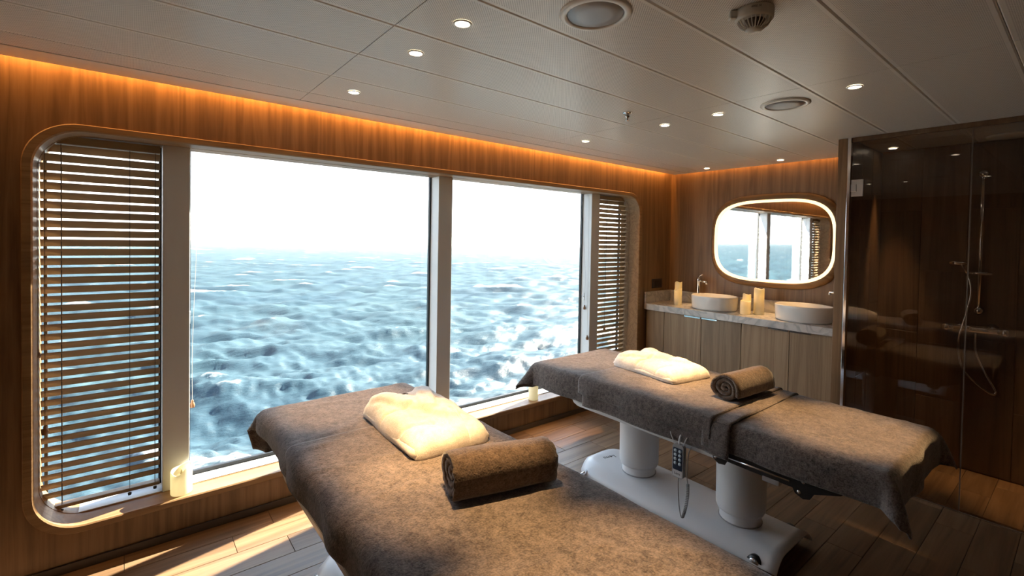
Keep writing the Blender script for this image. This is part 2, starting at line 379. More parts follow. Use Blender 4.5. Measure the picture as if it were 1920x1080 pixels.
# window: oak lining, posts, panes
win = struct(empty('window_1', ((WX0+WX1)/2, 0, WZ0)), 'wide rounded oak framed window with white posts'); WO = Vector(win.location)
def wobj(name, bm, m, bevel=0.0, smooth=False):
    bmesh.ops.translate(bm, verts=bm.verts[:], vec=-WO); return obj(name, bm, m, win, smooth, bevel)
FW = 0.036
def rr(ins, y): return [Vector((a, y, b_))-WO for a, b_ in rrect(WX0+ins, WX1-ins, WZ0+ins*0.9, WZ1-ins*0.9, WR-ins*0.6, 12)]
loops([rr(0, 0.002), rr(0, -0.012), rr(0.004, -0.016), rr(FW-0.006, -0.016), rr(FW, -0.011), rr(FW, LIN), rr(0.006, LIN)], 'oak_x', 'oak_lining', win)
loops([rr(0.012, LIN), rr(0.0375, LIN), rr(0.0375, 0.215), rr(0.012, 0.215)], 'oak_x', 'outer_frame', win)
posts = [(0.129, 0.2425), (1.710, 1.824), (3.329, 3.441)]
for a, b_ in posts: wobj('post', box(a, b_, LIN-0.002, 0.218, WZ0+0.034, WZ1-0.032), 'white_frame', 0.002)
edges = [WX0+0.045] + [v_ for p in posts for v_ in p] + [WX1-0.045]
for k in range(4):
    a, b_ = edges[2*k], edges[2*k+1]
    z0, z1 = WZ0+0.036, WZ1-0.030
    wobj('pane', box(a+0.002, b_-0.002, 0.228, 0.235, z0, z1), 'window_glass')
    g = box(a, a+0.012, 0.214, 0.237, z0, z1); box(b_-0.012, b_, 0.214, 0.237, z0, z1, g); box(a, b_, 0.214, 0.237, z0-0.004, z0+0.022, g)
    wobj('gasket', g, 'gasket')
    wobj('sill_cap', box(max(a, WX0+0.14), min(b_, WX1-0.14), LIN+0.006, 0.2135, WZ0+0.034, WZ0+0.038), 'white_frame')

# ------------------------------------------------------------------ other walls
we = obj('wall_right', box(XE, XE+0.15, YB, 0.0, -0.02, 2.42), 'wall_veneer'); struct(we, 'wood veneer end wall behind the twin basins')
wl = obj('wall_left', box(XL-0.15, XL, YB, 0.34, -0.02, 2.42), 'wall_veneer'); struct(wl)
wb = obj('wall_back', box(XL, XE, YB-0.15, YB, -0.02, 2.42), 'wall_veneer'); struct(wb)

# ------------------------------------------------------------------ floor planks
fl = struct(obj('floor', box(XL, XE, YB, 0.34, -0.06, -0.005), 'grout'), 'wood plank floor')
PW, PL = 0.155, 0.612
plank_bm = box(-PL/2+0.001, PL/2-0.001, -PW/2+0.001, PW/2-0.001, -0.006, 0.0)
pm = None; off = [-0.02, 0.40, 0.59+0.03, 0.27, 0.12, 0.48, 0.33]
for i in range(0, 26):
    yc = -0.0775-i*PW
    x = off[i % 7]-PL*6 + PL/2
    while x-PL/2 < XE:
        if x+PL/2 > XL+0.01:
            x0, x1 = max(x-PL/2, XL+0.001), min(x+PL/2, XE-0.001)
            if x1-x0 > 0.02:
                if x1-x0 > PL-0.001:
                    if pm is None:
                        o = obj('floor_plank', plank_bm, 'floor_oak', fl, False, 0.0012, 1); pm = o.data
                    else:
                        o = bpy.data.objects.new('floor_plank', pm); C.objects.link(o); o.parent = fl
                    o.location = (x, yc, 0)
                else:
                    o = obj('floor_plank', box(-(x1-x0)/2+0.001, (x1-x0)/2-0.001, -PW/2+0.001, PW/2-0.001, -0.006, 0.0), 'floor_oak', fl, False, 0.0012, 1); o.location = ((x0+x1)/2, yc, 0)
        x += PL

# ------------------------------------------------------------------ ceiling: strip, perforated panels, cove slots
ce = struct(obj('ceiling', box(XL, XE-0.03, YB, -0.05, HC+0.012, HC+0.03), 'ceiling_dark'), 'off-white perforated metal panel ceiling')
struct(obj('trim_1', box(XL, XE, YB, 0.34, 2.40, 2.46), 'ceiling_white'))           # deck above the cove
struct(obj('trim_2', box(XL, XE-0.03, -0.205, -0.05, HC, HC+0.011), 'ceiling_white', None, False, 0.002), 'plain white ceiling strip along the window wall')
PH = 0.3235
rows = [(-0.213, -0.38)] + [(-0.38-PH*k, -0.38-PH*(k+1)) for k in range(12)]
cols = [(XL, -0.998), (-0.998, 0.689), (0.689, 2.356), (2.356, 4.043), (4.043, XE-0.03)]
for y0, y1 in rows:
    y1 = max(y1, YB)
    if y0-y1 < 0.03: continue
    for x0, x1 in cols:
        hw, hh = (x1-x0)/2-0.0015, (y0-y1)/2-0.001
        key = (round(hw, 3), round(hh, 3)); nm = 'panel_%g_%g' % key
        me = bpy.data.meshes.get(nm)
        if me is None:
            b_ = box(-hw, hw, -hh, hh, 0, 0.011)
            b_.edges.ensure_lookup_table()
            bmesh.ops.bevel(b_, geom=[e for e in b_.edges if all(abs(v_.co.z) < 1e-5 for v_ in e.verts) and abs(e.verts[0].co.x-e.verts[1].co.x) > 0.01], offset=0.0042, segments=1, affect='EDGES')
            me = bpy.data.meshes.new(nm); bmesh.ops.recalc_face_normals(b_, faces=b_.faces[:]); b_.to_mesh(me); b_.free(); me.materials.append(M['perforated_panel'])
        o = bpy.data.objects.new('ceiling_panel', me); C.objects.link(o); o.parent = ce; o.location = ((x0+x1)/2, (y0+y1)/2, HC)
# cove light strips, lying on top of the ceiling edge
def cove(name, a, b_, rot, size, e, label):
    o = tag(obj(name, box(*a), 'ceiling_white'), label, 'light strip')
    l = bpy.data.lights.new('strip_light', 'AREA'); l.shape = 'RECTANGLE'; l.size, l.size_y = size; l.energy = e; l.color = COVE
    lo = bpy.data.objects.new('strip_light', l); C.objects.link(lo); lo.parent = o; lo.location = b_; lo.rotation_euler = rot
cove('cove_light', (XL+0.05, XE-0.08, -0.060, -0.052, HC+0.031, HC+0.10), ((XL+XE)/2, -0.046, HC+0.07), (R(58), 0, 0), (5.6, 0.025), 13, 'amber light strip hidden above the ceiling edge along the window wall')
cove('cove_light', (XE-0.046, XE-0.038, -1.7, -0.06, HC+0.031, HC+0.10), (XE-0.033, -0.88, HC+0.07), (0, R(-58), 0), (0.025, 1.62), 2.4, 'amber light strip hidden above the ceiling edge over the mirror')

# ------------------------------------------------------------------ the sea
fx, fy = 0.0, -2.85; SEA = -12.0
rad = np.concatenate([np.geomspace(9, 400, 430), np.geomspace(410, 9000, 120)]); ang = np.linspace(R(-84), R(84), 620)
RR, AA = np.meshgrid(rad, ang, indexing='ij')
X = fx+RR*np.sin(AA); Y = fy+RR*np.cos(AA)
h = np.zeros_like(X); dxs = np.zeros_like(X)
spac = RR*(ang[1]-ang[0])
for k in range(95):
    lam = 2.2*(24/2.2)**(rng.random()**1.15); th = R(255)+rng.normal(0, 0.62); ph = rng.random()*6.28
    amp = 0.0105*lam**0.80*(0.6+0.8*rng.random())
    kk = 2*math.pi/lam; arg = kk*(X*math.cos(th)+Y*math.sin(th))+ph
    att = np.clip(lam/(3.0*spac)-0.6, 0, 1)
    s = (np.sin(arg)+1)/2
    h += att*amp*(2*s**1.6-1)
for k in range(60):
    lam = 0.7*(2.4/0.7)**rng.random(); th = R(255)+rng.normal(0, 0.9); ph = rng.random()*6.28; kk = 2*math.pi/lam
    att = np.clip(lam/(3.0*spac)-0.6, 0, 1)
    h += att*0.0085*lam*(2*((np.sin(kk*(X*math.cos(th)+Y*math.sin(th))+ph)+1)/2)**1.8-1)
sig = h.std()
crest = (h-h.mean())/0.30
Z = SEA+h-HEEL_X*X-HEEL_Y*(Y-fy)
nr, na = X.shape
vs = np.stack([X, Y, Z], -1).reshape(-1, 3).astype(np.float32)
idx = np.arange(nr*na).reshape(nr, na)
q = np.stack([idx[:-1, :-1], idx[:-1, 1:], idx[1:, 1:], idx[1:, :-1]], -1).reshape(-1, 4)
me = bpy.data.meshes.new('sea'); me.vertices.add(len(vs)); me.vertices.foreach_set('co', vs.ravel())
me.loops.add(q.size); me.loops.foreach_set('vertex_index', q.ravel().astype(np.int32))
me.polygons.add(len(q)); me.polygons.foreach_set('loop_start', np.arange(0, q.size, 4, dtype=np.int32)); me.polygons.foreach_set('loop_total', np.full(len(q), 4, dtype=np.int32))
me.update(calc_edges=True); me.validate()
a_ = me.attributes.new('crest', 'FLOAT', 'POINT'); a_.data.foreach_set('value', crest.ravel().astype(np.float32))
me.polygons.foreach_set('use_smooth', [True]*len(q))
if me.polygons[0].normal.z < 0: me.flip_normals()
seao = link('sea', me, 'sea_water'); seao['kind'] = 'stuff'; seao['kind'] = 'stuff'
hz = obj('sea_haze', box(-9500, 9500, 1.5, 9500, -140, 420), None); hz['kind'] = 'stuff'; tag(hz, 'bright thin haze lying over the sea', 'haze')
m = bpy.data.materials.new('haze'); m.use_nodes = True; t = m.node_tree; t.nodes.remove(t.nodes['Principled BSDF'])
vo = t.nodes.new('ShaderNodeVolumeScatter'); vo.inputs['Color'].default_value = (1, 1, 1, 1); vo.inputs['Density'].default_value = 0.000045; vo.inputs['Anisotropy'].default_value = 0.3
t.links.new(vo.outputs[0], t.nodes['Material Output'].inputs['Volume']); hz.data.materials.append(m)
tag(seao, 'choppy blue green sea with small whitecaps outside the window', 'sea')

# ------------------------------------------------------------------ blinds
def blind(x0, x1, label, ladders, pulls, pal):
    yb = 0.152; t = tag(empty('window_blind', ((x0+x1)/2, yb, WZ0+0.05)), label, 'blind', 'wooden venetian blinds'); O = Vector(t.location)
    ztop = WZ1-0.04; pitch = 0.0432; w_ = x1-x0; me = None
    z = ztop-0.055; k = 0
    th = R(60); prof = []
    for s in np.linspace(-1, 1, 7):
        prof.append((s*0.0185, 0.0014*(1-s*s)))
    up = [(a, b_+0.0013) for a, b_ in prof]; lo = [(a, b_-0.0013) for a, b_ in prof][::-1]
    sec = [(a*math.cos(th)+b_*math.sin(th), -a*math.sin(th)+b_*math.cos(th)) for a, b_ in up+lo]
    while z > WZ0+0.105:
        if me is None:
            o = obj('slat', prism(sec, -w_/2, w_/2, 'YZ'), 'blind_wood', t); me = o.data
        else:
            o = bpy.data.objects.new('slat', me); C.objects.link(o); o.parent = t
        o.location = (0, 0, z-O.z); z -= pitch
    def pt(bm): bmesh.ops.translate(bm, verts=bm.verts[:], vec=-O); return bm
    obj('head_rail', pt(box(x0, x1, yb-0.028, yb+0.028, ztop-0.035, ztop+0.002)), 'blind_wood', t, False, 0.003)
    obj('bottom_rail', pt(box(x0, x1, yb-0.022, yb+0.022, WZ0+0.068, WZ0+0.084)), 'blind_wood', t, False, 0.004)
    for lx in ladders:
        b_ = bmesh.new()
        for dy in (-0.017, 0.017): tube([(lx, yb+dy, WZ0+0.08), (lx, yb+dy, ztop-0.03)], 0.0010, 6, b_)
        tube([(lx, yb-0.001, WZ0+0.06), (lx, yb-0.001, ztop-0.03)], 0.0012, 6, b_)
        obj('ladder_cord', pt(b_), 'cord', t); obj('cord_knob', pt(lathe([(0, -0.012), (0.007, -0.011), (0.008, 0), (0, 0.003)], 12, None, (lx, yb-0.022, WZ0+0.064))), 'black_metal', t, True)
    for px, zt in pulls:
        yp = yb-0.036
        obj('pull_cord', pt(tube([(px, yp, zt), (px+0.002, yp, ztop-0.03)], 0.0011, 6)), 'cord', t)
        obj('tassel', pt(tassel_bm((px, yp, zt))), 'tassel_wood', t, True)
    return t
def tassel_bm(p):
    return lathe([(0, -0.042), (0.010, -0.041), (0.0125, -0.030), (0.0105, -0.018), (0.0055, -0.012), (0.0065, -0.006), (0.0045, 0), (0, 0.001)], 14, None, p)
blind(WX0+0.041, 0.120, 'half-open wooden blind at the left end of the window, nearest the camera', (-0.245, 0.0, 0.10), ((-0.322, 0.99), (-0.298, 0.64)), False)
blind(3.450, WX1-0.041, 'sunlit wooden blind at the far right end of the window, beside the basins', (3.575, 3.75), ((3.555, 0.70),), True)
def pull_cord(x, y, ztop, zend, bow, label, cleat_z=None):
    t = tag(empty('blind_cord', (x, y, zend)), label, 'cord', 'cords hanging in front of the bare panes'); O = Vector(t.location)
    def pt(bm): bmesh.ops.translate(bm, verts=bm.verts[:], vec=-O); return bm
    obj('string', pt(tube(smooth_path([(x+bow, y, ztop), (x+bow*0.6, y, (ztop+zend)/2+0.2), (x, y, zend+0.3), (x, y, zend)], 6), 0.0011, 6)), 'cord_pale', t)
    obj('tassel', pt(tassel_bm((x, y, zend))), 'tassel_wood', t, True)
    if cleat_z:
        b_ = box(x-0.018, x-0.010, y-0.004, y+0.02, cleat_z-0.006, cleat_z+0.006); tube([(x-0.014, y-0.006, cleat_z-0.032), (x-0.014, y-0.012, cleat_z-0.02), (x-0.014, y-0.006, cleat_z), (x-0.014, y-0.012, cleat_z+0.02), (x-0.014, y-0.006, cleat_z+0.032)], 0.004, 8, b_)
        obj('cleat', pt(b_), 'satin_metal', t, True)
pull_cord(0.258, 0.142, WZ1-0.05, 0.64, 0.03, 'thin cord with wooden tassel beside the leftmost white post', 1.08)
pull_cord(3.312, 0.157, WZ1-0.05, 0.92, -0.06, 'cord with wooden tassel on the far right white post, higher of two', 1.0)
pull_cord(3.318, 0.122, WZ1-0.05, 0.64, -0.012, 'cord with wooden tassel on the far right white post, lower of two')

# ------------------------------------------------------------------ ceiling fittings
def downlight(x, y, label, power=88, z=HC, cone=31):
    t = tag(empty('ceiling_downlight', (x, y, z)), label, 'downlight', 'recessed ceiling downlights')
    obj('trim_ring', lathe([(0.031, -0.001), (0.031, -0.003), (0.026, -0.0045), (0.024, -0.003), (0.024, -0.0005)], 28), 'ceiling_white', t, True)
    obj('diffuser', lathe([(0, -0.0028), (0.024, -0.0028), (0.024, -0.0005), (0, -0.0005)], 28), 'lamp_disc', t)
    l = bpy.data.lights.new('downlight_beam', 'SPOT'); l.energy = power; l.color = LAMP; l.spot_size = R(cone); l.spot_blend = 0.75; l.shadow_soft_size = 0.022
    lo = bpy.data.objects.new('downlight_beam', l); C.objects.link(lo); lo.parent = t; lo.location = (0, 0, -0.012)
ordl = ['nearest the window', 'second from the window', 'third from the window', 'fourth from the window']
for k, y in enumerate((-0.54, -1.186, -1.513, -2.15)): downlight(0.853, y, 'lit downlight above the near massage table, '+ordl[k])
for k, y in enumerate((-0.545, -1.186, -1.517, -2.148)): downlight(2.515, y, 'lit downlight above the far massage table, '+ordl[k])
downlight(4.24, -0.506, 'lit downlight over the vanity, in the corner by the window', 26)
downlight(4.24, -1.158, 'lit downlight over the vanity, in front of the mirror', 36)
downlight(4.28, -1.90, 'lit downlight in the shower ceiling, by the partition', 26)
downlight(4.18, -2.80, 'lit downlight in the shower ceiling, far from the partition', 40)
def speaker(x, y, label):
    t = tag(empty('ceiling_speaker', (x, y, HC)), label, 'speaker', 'round ceiling speakers')
    obj('bezel', lathe([(0.112, 0), (0.112, -0.004), (0.105, -0.008), (0.092, -0.009), (0.088, -0.006), (0.088, -0.001)], 40), 'ceiling_white', t, True)
    obj('grille', lathe([(0, -0.010), (0.05, -0.009), (0.086, -0.005), (0.088, -0.001), (0, -0.001)], 40), 'speaker_grille', t, True)
speaker(1.129, -1.845, 'large round ceiling speaker near the smoke detector'); speaker(2.573, -1.837, 'round ceiling speaker in front of the shower')
# smoke detector
t = tag(empty('smoke_detector', (1.475, -2.175, HC)), 'cream smoke detector with ribbed dome and side lamp on the ceiling', 'detector')
obj('base', lathe([(0, -0.0005), (0.052, -0.0005), (0.054, -0.006), (0.053, -0.028), (0.050, -0.034), (0.046, -0.034), (0, -0.030)], 40), 'plastic_cream', t, True)
for k in range(24):
    a = 2*math.pi*k/24
    obj('rib', tube([(0.047*math.cos(a), 0.047*math.sin(a), -0.032), (0.040*math.cos(a), 0.040*math.sin(a), -0.046), (0.022*math.cos(a), 0.022*math.sin(a), -0.060)], 0.0017, 6), 'plastic_cream', t)
obj('core', lathe([(0, -0.03), (0.030, -0.03), (0.024, -0.05), (0.016, -0.058), (0, -0.058)], 24), 'tray_metal', t, True)
obj('cap', lathe([(0, -0.0665), (0.016, -0.065), (0.024, -0.061), (0.024, -0.057), (0, -0.056)], 32), 'plastic_cream', t, True)
b_ = box(-0.073, -0.045, -0.012, 0.016, -0.026, -0.001); obj('indicator_lamp', b_, 'plastic_cream', t, True, 0.006, 3).rotation_euler = (0, 0, R(-48))
dd = Vector((-0.87, -0.49, 0)); mw = Matrix.Translation((0.0545*dd.x, 0.0545*dd.y, -0.012)) @ Matrix(((-dd.y*-1, 0, dd.x, 0), (dd.x*-1, 0, dd.y, 0), (0, 1, 0, 0), (0, 0, 0, 1)))
add_text('marking', '01.S306', 0.0085, 'logo_black', t, mw)
# sprinkler
t = tag(empty('sprinkler', (2.125, -1.205, HC)), 'small chrome sprinkler head on the ceiling', 'sprinkler')
obj('escutcheon', lathe([(0, -0.0005), (0.026, -0.0005), (0.025, -0.004), (0.012, -0.007), (0, -0.007)], 28), 'chrome', t, True)
obj('nozzle', lathe([(0, -0.006), (0.012, -0.007), (0.013, -0.022), (0.008, -0.027), (0.005, -0.032), (0.0045, -0.042), (0, -0.043)], 20), 'chrome', t, True)
obj('deflector', lathe([(0, -0.043), (0.011, -0.044), (0.011, -0.046), (0, -0.047)], 20), 'chrome', t, True)

# ------------------------------------------------------------------ vanity
units = [((-0.013, -0.218), [(-0.016, -0.216)], [], 'narrow oak vanity filler cabinet against the window wall'),
         ((-0.218, -0.964), [(-0.220, -0.602), (-0.605, -0.962)], [(-0.44, -0.596), (-0.611, -0.755)], 'oak vanity cabinet with two doors below the left basin'),
         ((-0.964, -1.735), [(-0.966, -1.340), (-1.343, -1.732)], [(-1.185, -1.333), (-1.349, -1.497)], 'oak vanity cabinet with two doors below the right basin')]
for (ya, yb), doors, pulls, lab in units:
    t = tag(empty('vanity_cabinet', (4.24, (ya+yb)/2, 0)), lab, 'cabinet', 'vanity cabinets'); O = Vector(t.location)
    def pt(bm): bmesh.ops.translate(bm, verts=bm.verts[:], vec=-O); return bm
    bo = box(4.062, XE-0.003, yb+0.001, ya-0.001, 0.09, 0.846); obj('carcass', pt(bo), 'cabinet_oak', t)
    obj('plinth', pt(box(4.10, XE-0.003, yb+0.001, ya-0.001, 0.0, 0.089)), 'black_metal', t)
    for k, (a, b_) in enumerate(doors):
        d = obj('door', pt(box(4.040, 4.060, b_, a, 0.095, 0.842)), 'cabinet_oak', t, False, 0.0015, 1)
        if k < len(pulls):
            p0, p1 = pulls[k]
            bm = box(4.026, 4.052, p1, p0, 0.8425, 0.8455); box(4.026, 4.029, p1, p0, 0.832, 0.8455, bm); obj('handle', pt(bm), 'chrome', d)
t = tag(empty('worktop', (4.23, -0.87, 0.85)), 'pale marble worktop with low upstand under the two basins', 'worktop'); O = Vector(t.location)
bm = prism([(4.012, -0.003), (XE-0.002, -0.003), (XE-0.002, -1.735), (3.995, -1.735), (3.995, -0.05)], 0.850, 0.910, 'XY'); bmesh.ops.translate(bm, verts=bm.verts[:], vec=-O); obj('slab', bm, 'marble', t, False, 0.003)
bm = box(XE-0.024, XE-0.002, -1.735, -0.03, 0.911, 1.022); bmesh.ops.translate(bm, verts=bm.verts[:], vec=-O); obj('upstand', bm, 'marble', t, False, 0.002)
bm = box(4.012, XE-0.002, -0.024, -0.003, 0.911, 1.022); bmesh.ops.translate(bm, verts=bm.verts[:], vec=-O); obj('upstand', bm, 'marble', t, False, 0.002)
for y, lab in ((-0.632, 'oval white ceramic basin nearer the window'), (-1.377, 'oval white ceramic basin beside the shower')):
    t = tag(empty('wash_basin', (4.205, y, 0.911)), lab, 'basin', 'oval countertop basins')
    obj('bowl', lathe([(0, 0.0), (0.93, 0.0), (0.975, 0.012), (1.0, 0.11), (1.0, 0.121), (0.985, 0.126), (0.965, 0.121), (0.93, 0.035), (0.85, 0.018), (0, 0.014)], 56, None, (0, 0, 0), 0.172, 0.206), 'ceramic', t, True)
    obj('drain', lathe([(0, 0.019), (0.02, 0.019), (0.022, 0.0165), (0, 0.016)], 24), 'chrome', t, True)
def faucet(y, sgn, lab):
    t = tag(empty('faucet', (4.385, y, 0.911)), lab, 'faucet', 'chrome basin faucets')
    obj('body', lathe([(0, 0), (0.026, 0), (0.026, 0.006), (0.018, 0.010), (0.018, 0.225), (0.021, 0.235), (0.021, 0.258), (0.012, 0.268), (0, 0.27)], 24), 'chrome', t, True)
    obj('spout', tube([(0, 0, 0.235), (-0.02, -0.05*sgn, 0.234), (-0.045, -0.11*sgn, 0.232)], 0.011, 12), 'chrome', t, True)
    obj('aerator', cyl((-0.042, -0.105*sgn, 0.232), (-0.042, -0.105*sgn, 0.210), 0.012), 'chrome', t, True)
    obj('lever', tube([(0, 0, 0.268), (0.005, -0.01*sgn, 0.285), (-0.01, -0.045*sgn, 0.30)], 0.0055, 10), 'chrome', t, True)
faucet(-0.372, 1, 'tall chrome faucet left of the basin nearer the window'); faucet(-1.62, -1, 'chrome faucet half hidden by the shower post')
# candles
def candle(x, y, z, r_, h_, label, glow=True, slope=0.08, seed=1, notch=False):
    t = tag(empty('candle', (x, y, z)), label, 'candle', 'flameless pillar candles')
    n = 36; bm = bmesh.new(); rn = random.Random(seed); p1 = rn.random()*6
    def top(a): return h_*(1-slope*(0.5+0.5*math.sin(a+p1))-0.025*math.sin(3*a+p1*2)-(0.16*max(0, math.cos(a-R(250)))**8 if notch else 0))
    def ring(f): return [bm.verts.new(f(2*math.pi*k/n)) for k in range(n)]
    c, s = math.cos, math.sin; well = h_*0.62
    rings = [ring(lambda a: (r_*0.97*c(a), r_*0.97*s(a), 0)), ring(lambda a: (r_*c(a), r_*s(a), 0.004))]
    for q_ in (0.25, 0.5, 0.75, 0.96): rings.append(ring(lambda a: (r_*c(a), r_*s(a), top(a)*q_)))
    rings += [ring(lambda a: (r_*0.96*c(a), r_*0.96*s(a), top(a))), ring(lambda a: (r_*0.84*c(a), r_*0.84*s(a), top(a)-0.003)), ring(lambda a: (r_*0.74*c(a), r_*0.74*s(a), top(a)-0.016)), ring(lambda a: (r_*0.70*c(a), r_*0.70*s(a), well))]
    for a, b_ in zip(rings, rings[1:]):
        for k in range(n): bm.faces.new((a[k], a[(k+1) % n], b_[(k+1) % n], b_[k]))
    bm.faces.new(rings[0][::-1]); bm.faces.new(rings[-1])
    obj('wax_body', bm, 'wax', t, True)
    f = obj('flame_lamp', lathe([(0, 0), (0.004, 0.002), (0.0055, 0.010), (0.003, 0.022), (0, 0.032)], 12, None, (0, 0, well+0.001)), 'flame_led' if glow else 'dark_wax_well', t, True)
candle(4.245, -0.238, 0.911, 0.035, 0.222, 'tall glowing candle at the back of the pair by the socket', True, 0.05, 1)
candle(4.165, -0.285, 0.911, 0.036, 0.158, 'shorter glowing candle at the front of the pair by the socket', True, 0.06, 2)
candle(4.235, -1.018, 0.911, 0.041, 0.228, 'tallest glowing candle of the three between the basins', True, 0.05, 3)
candle(4.235, -0.915, 0.911, 0.034, 0.170, 'middle height glowing candle of the three between the basins', True, 0.07, 4)
candle(4.145, -0.945, 0.911, 0.042, 0.118, 'shortest candle of the three between the basins', True, 0.05, 5)
candle(0.205, 0.052, WZ0+FW*0.9+0.001, 0.047, 0.142, 'thick ivory candle with melted rim on the sill below the left post', False, 0.20, 6, True)
candle(2.60, 0.055, WZ0+FW*0.9+0.001, 0.040, 0.195, 'slim ivory candle on the window sill behind the far massage table', False, 0.05, 7)
# socket
t = tag(empty('wall_socket', (4.225, 0, 1.098)), 'dark square socket plate on the wall above the worktop', 'socket')
obj('plate', box(-0.085, 0.085, -0.009, -0.0005, -0.048, 0.048), 'socket_brown', t, False, 0.003); obj('insert', box(-0.048, 0.072, -0.011, -0.0092, -0.032, 0.032), 'black_metal', t, False, 0.001)
# mirror
t = tag(empty('wall_mirror', (XE, -1.018, 1.548)), 'rounded oak framed mirror with a glowing light band above the basins', 'mirror')
def sq(a, b_, x, n=96, p=3.4):
    o = []
    for k in range(n):
        th = 2*math.pi*k/n; c, s = math.cos(th), math.sin(th); d = (abs(c)**p+abs(s)**p)**(-1/p)
        o.append((x, a*d*c, b_*d*s))
    return o
A, B = 0.548, 0.420; a1, b1 = 0.510, 0.368
loops([sq(A-0.03, B-0.03, -0.002), sq(A, B, -0.010), sq(A-0.002, B-0.002, -0.024), sq(A-0.012, B-0.014, -0.038), sq(a1+0.006, b1+0.008, -0.052), sq(a1, b1, -0.050), sq(a1, b1, -0.002)], 'mirror_oak', 'frame', t, True)
loops([sq(a1-0.0005, b1-0.0005, -0.034), sq(a1-0.0005, b1-0.0005, -0.042), sq(a1-0.026, b1-0.024, -0.037), sq(a1-0.026, b1-0.024, -0.032)], 'mirror_led', 'light_band', t)
A, B = a1+0.045, b1+0.045
vs = [(-0.031, 0, 0)]+sq(A-0.05, B-0.05, -0.031)+[(-0.026, 0, 0)]+sq(A-0.05, B-0.05, -0.026); n = 96
fs = [(0, 1+k, 1+(k+1) % n) for k in range(n)]+[(n+1, n+2+(k+1) % n, n+2+k) for k in range(n)]+[(1+k, n+2+k, n+2+(k+1) % n, 1+(k+1) % n) for k in range(n)]
pyobj('mirror_glass', vs, fs, 'mirror_glass', t)

# ------------------------------------------------------------------ shower
GX = 3.70; SY0, SY1 = -1.740, -1.795; SYE = -3.15
ws = struct(obj('wall_shower_side', box(GX+0.02, XE-0.001, SY1, SY0, 0.0, HC-0.001), 'wall_veneer'), 'partition between vanity and shower')
wr = struct(obj('wall_shower_end', box(GX-0.02, XE-0.001, SYE-0.05, SYE, 0.0, HC-0.001), 'wall_veneer'))
struct(obj('trim_3', box(GX-0.018, GX+0.019, SY1, SY0, 0.0, HC-0.001), 'wall_veneer', None, False, 0.002), 'wood post at the end of the shower partition')
tr4 = obj('trim_4', box(GX-0.022, GX+0.016, SY1-0.020, SY1-0.001, 0.0, HC-0.001), 'chrome', None, False, 0.002); struct(tr4, 'chrome channel holding the shower glass')
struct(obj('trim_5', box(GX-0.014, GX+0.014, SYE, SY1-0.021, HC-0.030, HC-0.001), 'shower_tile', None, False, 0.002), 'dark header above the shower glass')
struct(obj('trim_6', box(GX-0.014, GX+0.014, SYE, SY1-0.021, 0.0005, 0.012), 'chrome', None, False, 0.003), 'metal threshold rail under the shower glass')
# tiles on the back wall and on the side wall of the shower
tile_w = 0.245
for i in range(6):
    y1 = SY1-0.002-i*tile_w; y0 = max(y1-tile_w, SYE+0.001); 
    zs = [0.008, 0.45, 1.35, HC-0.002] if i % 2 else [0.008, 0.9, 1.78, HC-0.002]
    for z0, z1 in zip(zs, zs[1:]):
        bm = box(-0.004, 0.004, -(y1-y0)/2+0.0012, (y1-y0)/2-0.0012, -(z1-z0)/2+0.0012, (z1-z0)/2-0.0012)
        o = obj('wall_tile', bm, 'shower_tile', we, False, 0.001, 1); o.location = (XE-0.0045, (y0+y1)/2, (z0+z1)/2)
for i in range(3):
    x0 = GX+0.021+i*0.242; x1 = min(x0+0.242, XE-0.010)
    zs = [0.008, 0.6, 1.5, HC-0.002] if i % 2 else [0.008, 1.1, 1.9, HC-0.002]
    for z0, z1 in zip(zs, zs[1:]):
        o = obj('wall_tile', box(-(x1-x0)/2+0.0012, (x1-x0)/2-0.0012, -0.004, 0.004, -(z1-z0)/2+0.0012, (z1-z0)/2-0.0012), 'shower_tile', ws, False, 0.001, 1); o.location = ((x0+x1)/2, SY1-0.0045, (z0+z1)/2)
# glass door and fixed panel
t = tag(empty('shower_door', (GX, SY1-0.02, 0.016)), 'clear hinged glass shower door beside the wood post', 'shower door'); O = Vector(t.location)
def pt(bm): bmesh.ops.translate(bm, verts=bm.verts[:], vec=-O); return bm
obj('pane', pt(box(GX-0.004, GX+0.004, -2.385, SY1-0.024, 0.016, HC-0.034)), 'shower_glass', t)
obj('edge_seal', pt(box(GX-0.005, GX+0.005, -2.391, -2.386, 0.016, HC-0.034)), 'tray_metal', t)
for z in (1.895, 0.30):
    hg = obj('hinge', pt(box(GX-0.012, GX-0.0045, -1.885, -1.818, z-0.055, z+0.055)), 'satin_metal', t, False, 0.002)
    obj('knuckle', pt(box(GX-0.017, GX-0.0125, -1.848, -1.817, z-0.024, z+0.024)), 'satin_metal', hg, False, 0.002)
t = tag(empty('shower_screen', (GX, -2.4, 0.016)), 'fixed clear glass shower screen at the right edge of the room', 'shower screen'); O = Vector(t.location)
obj('pane', pt(box(GX-0.004, GX+0.004, SYE+0.002, -2.394, 0.016, HC-0.034)), 'shower_glass', t)
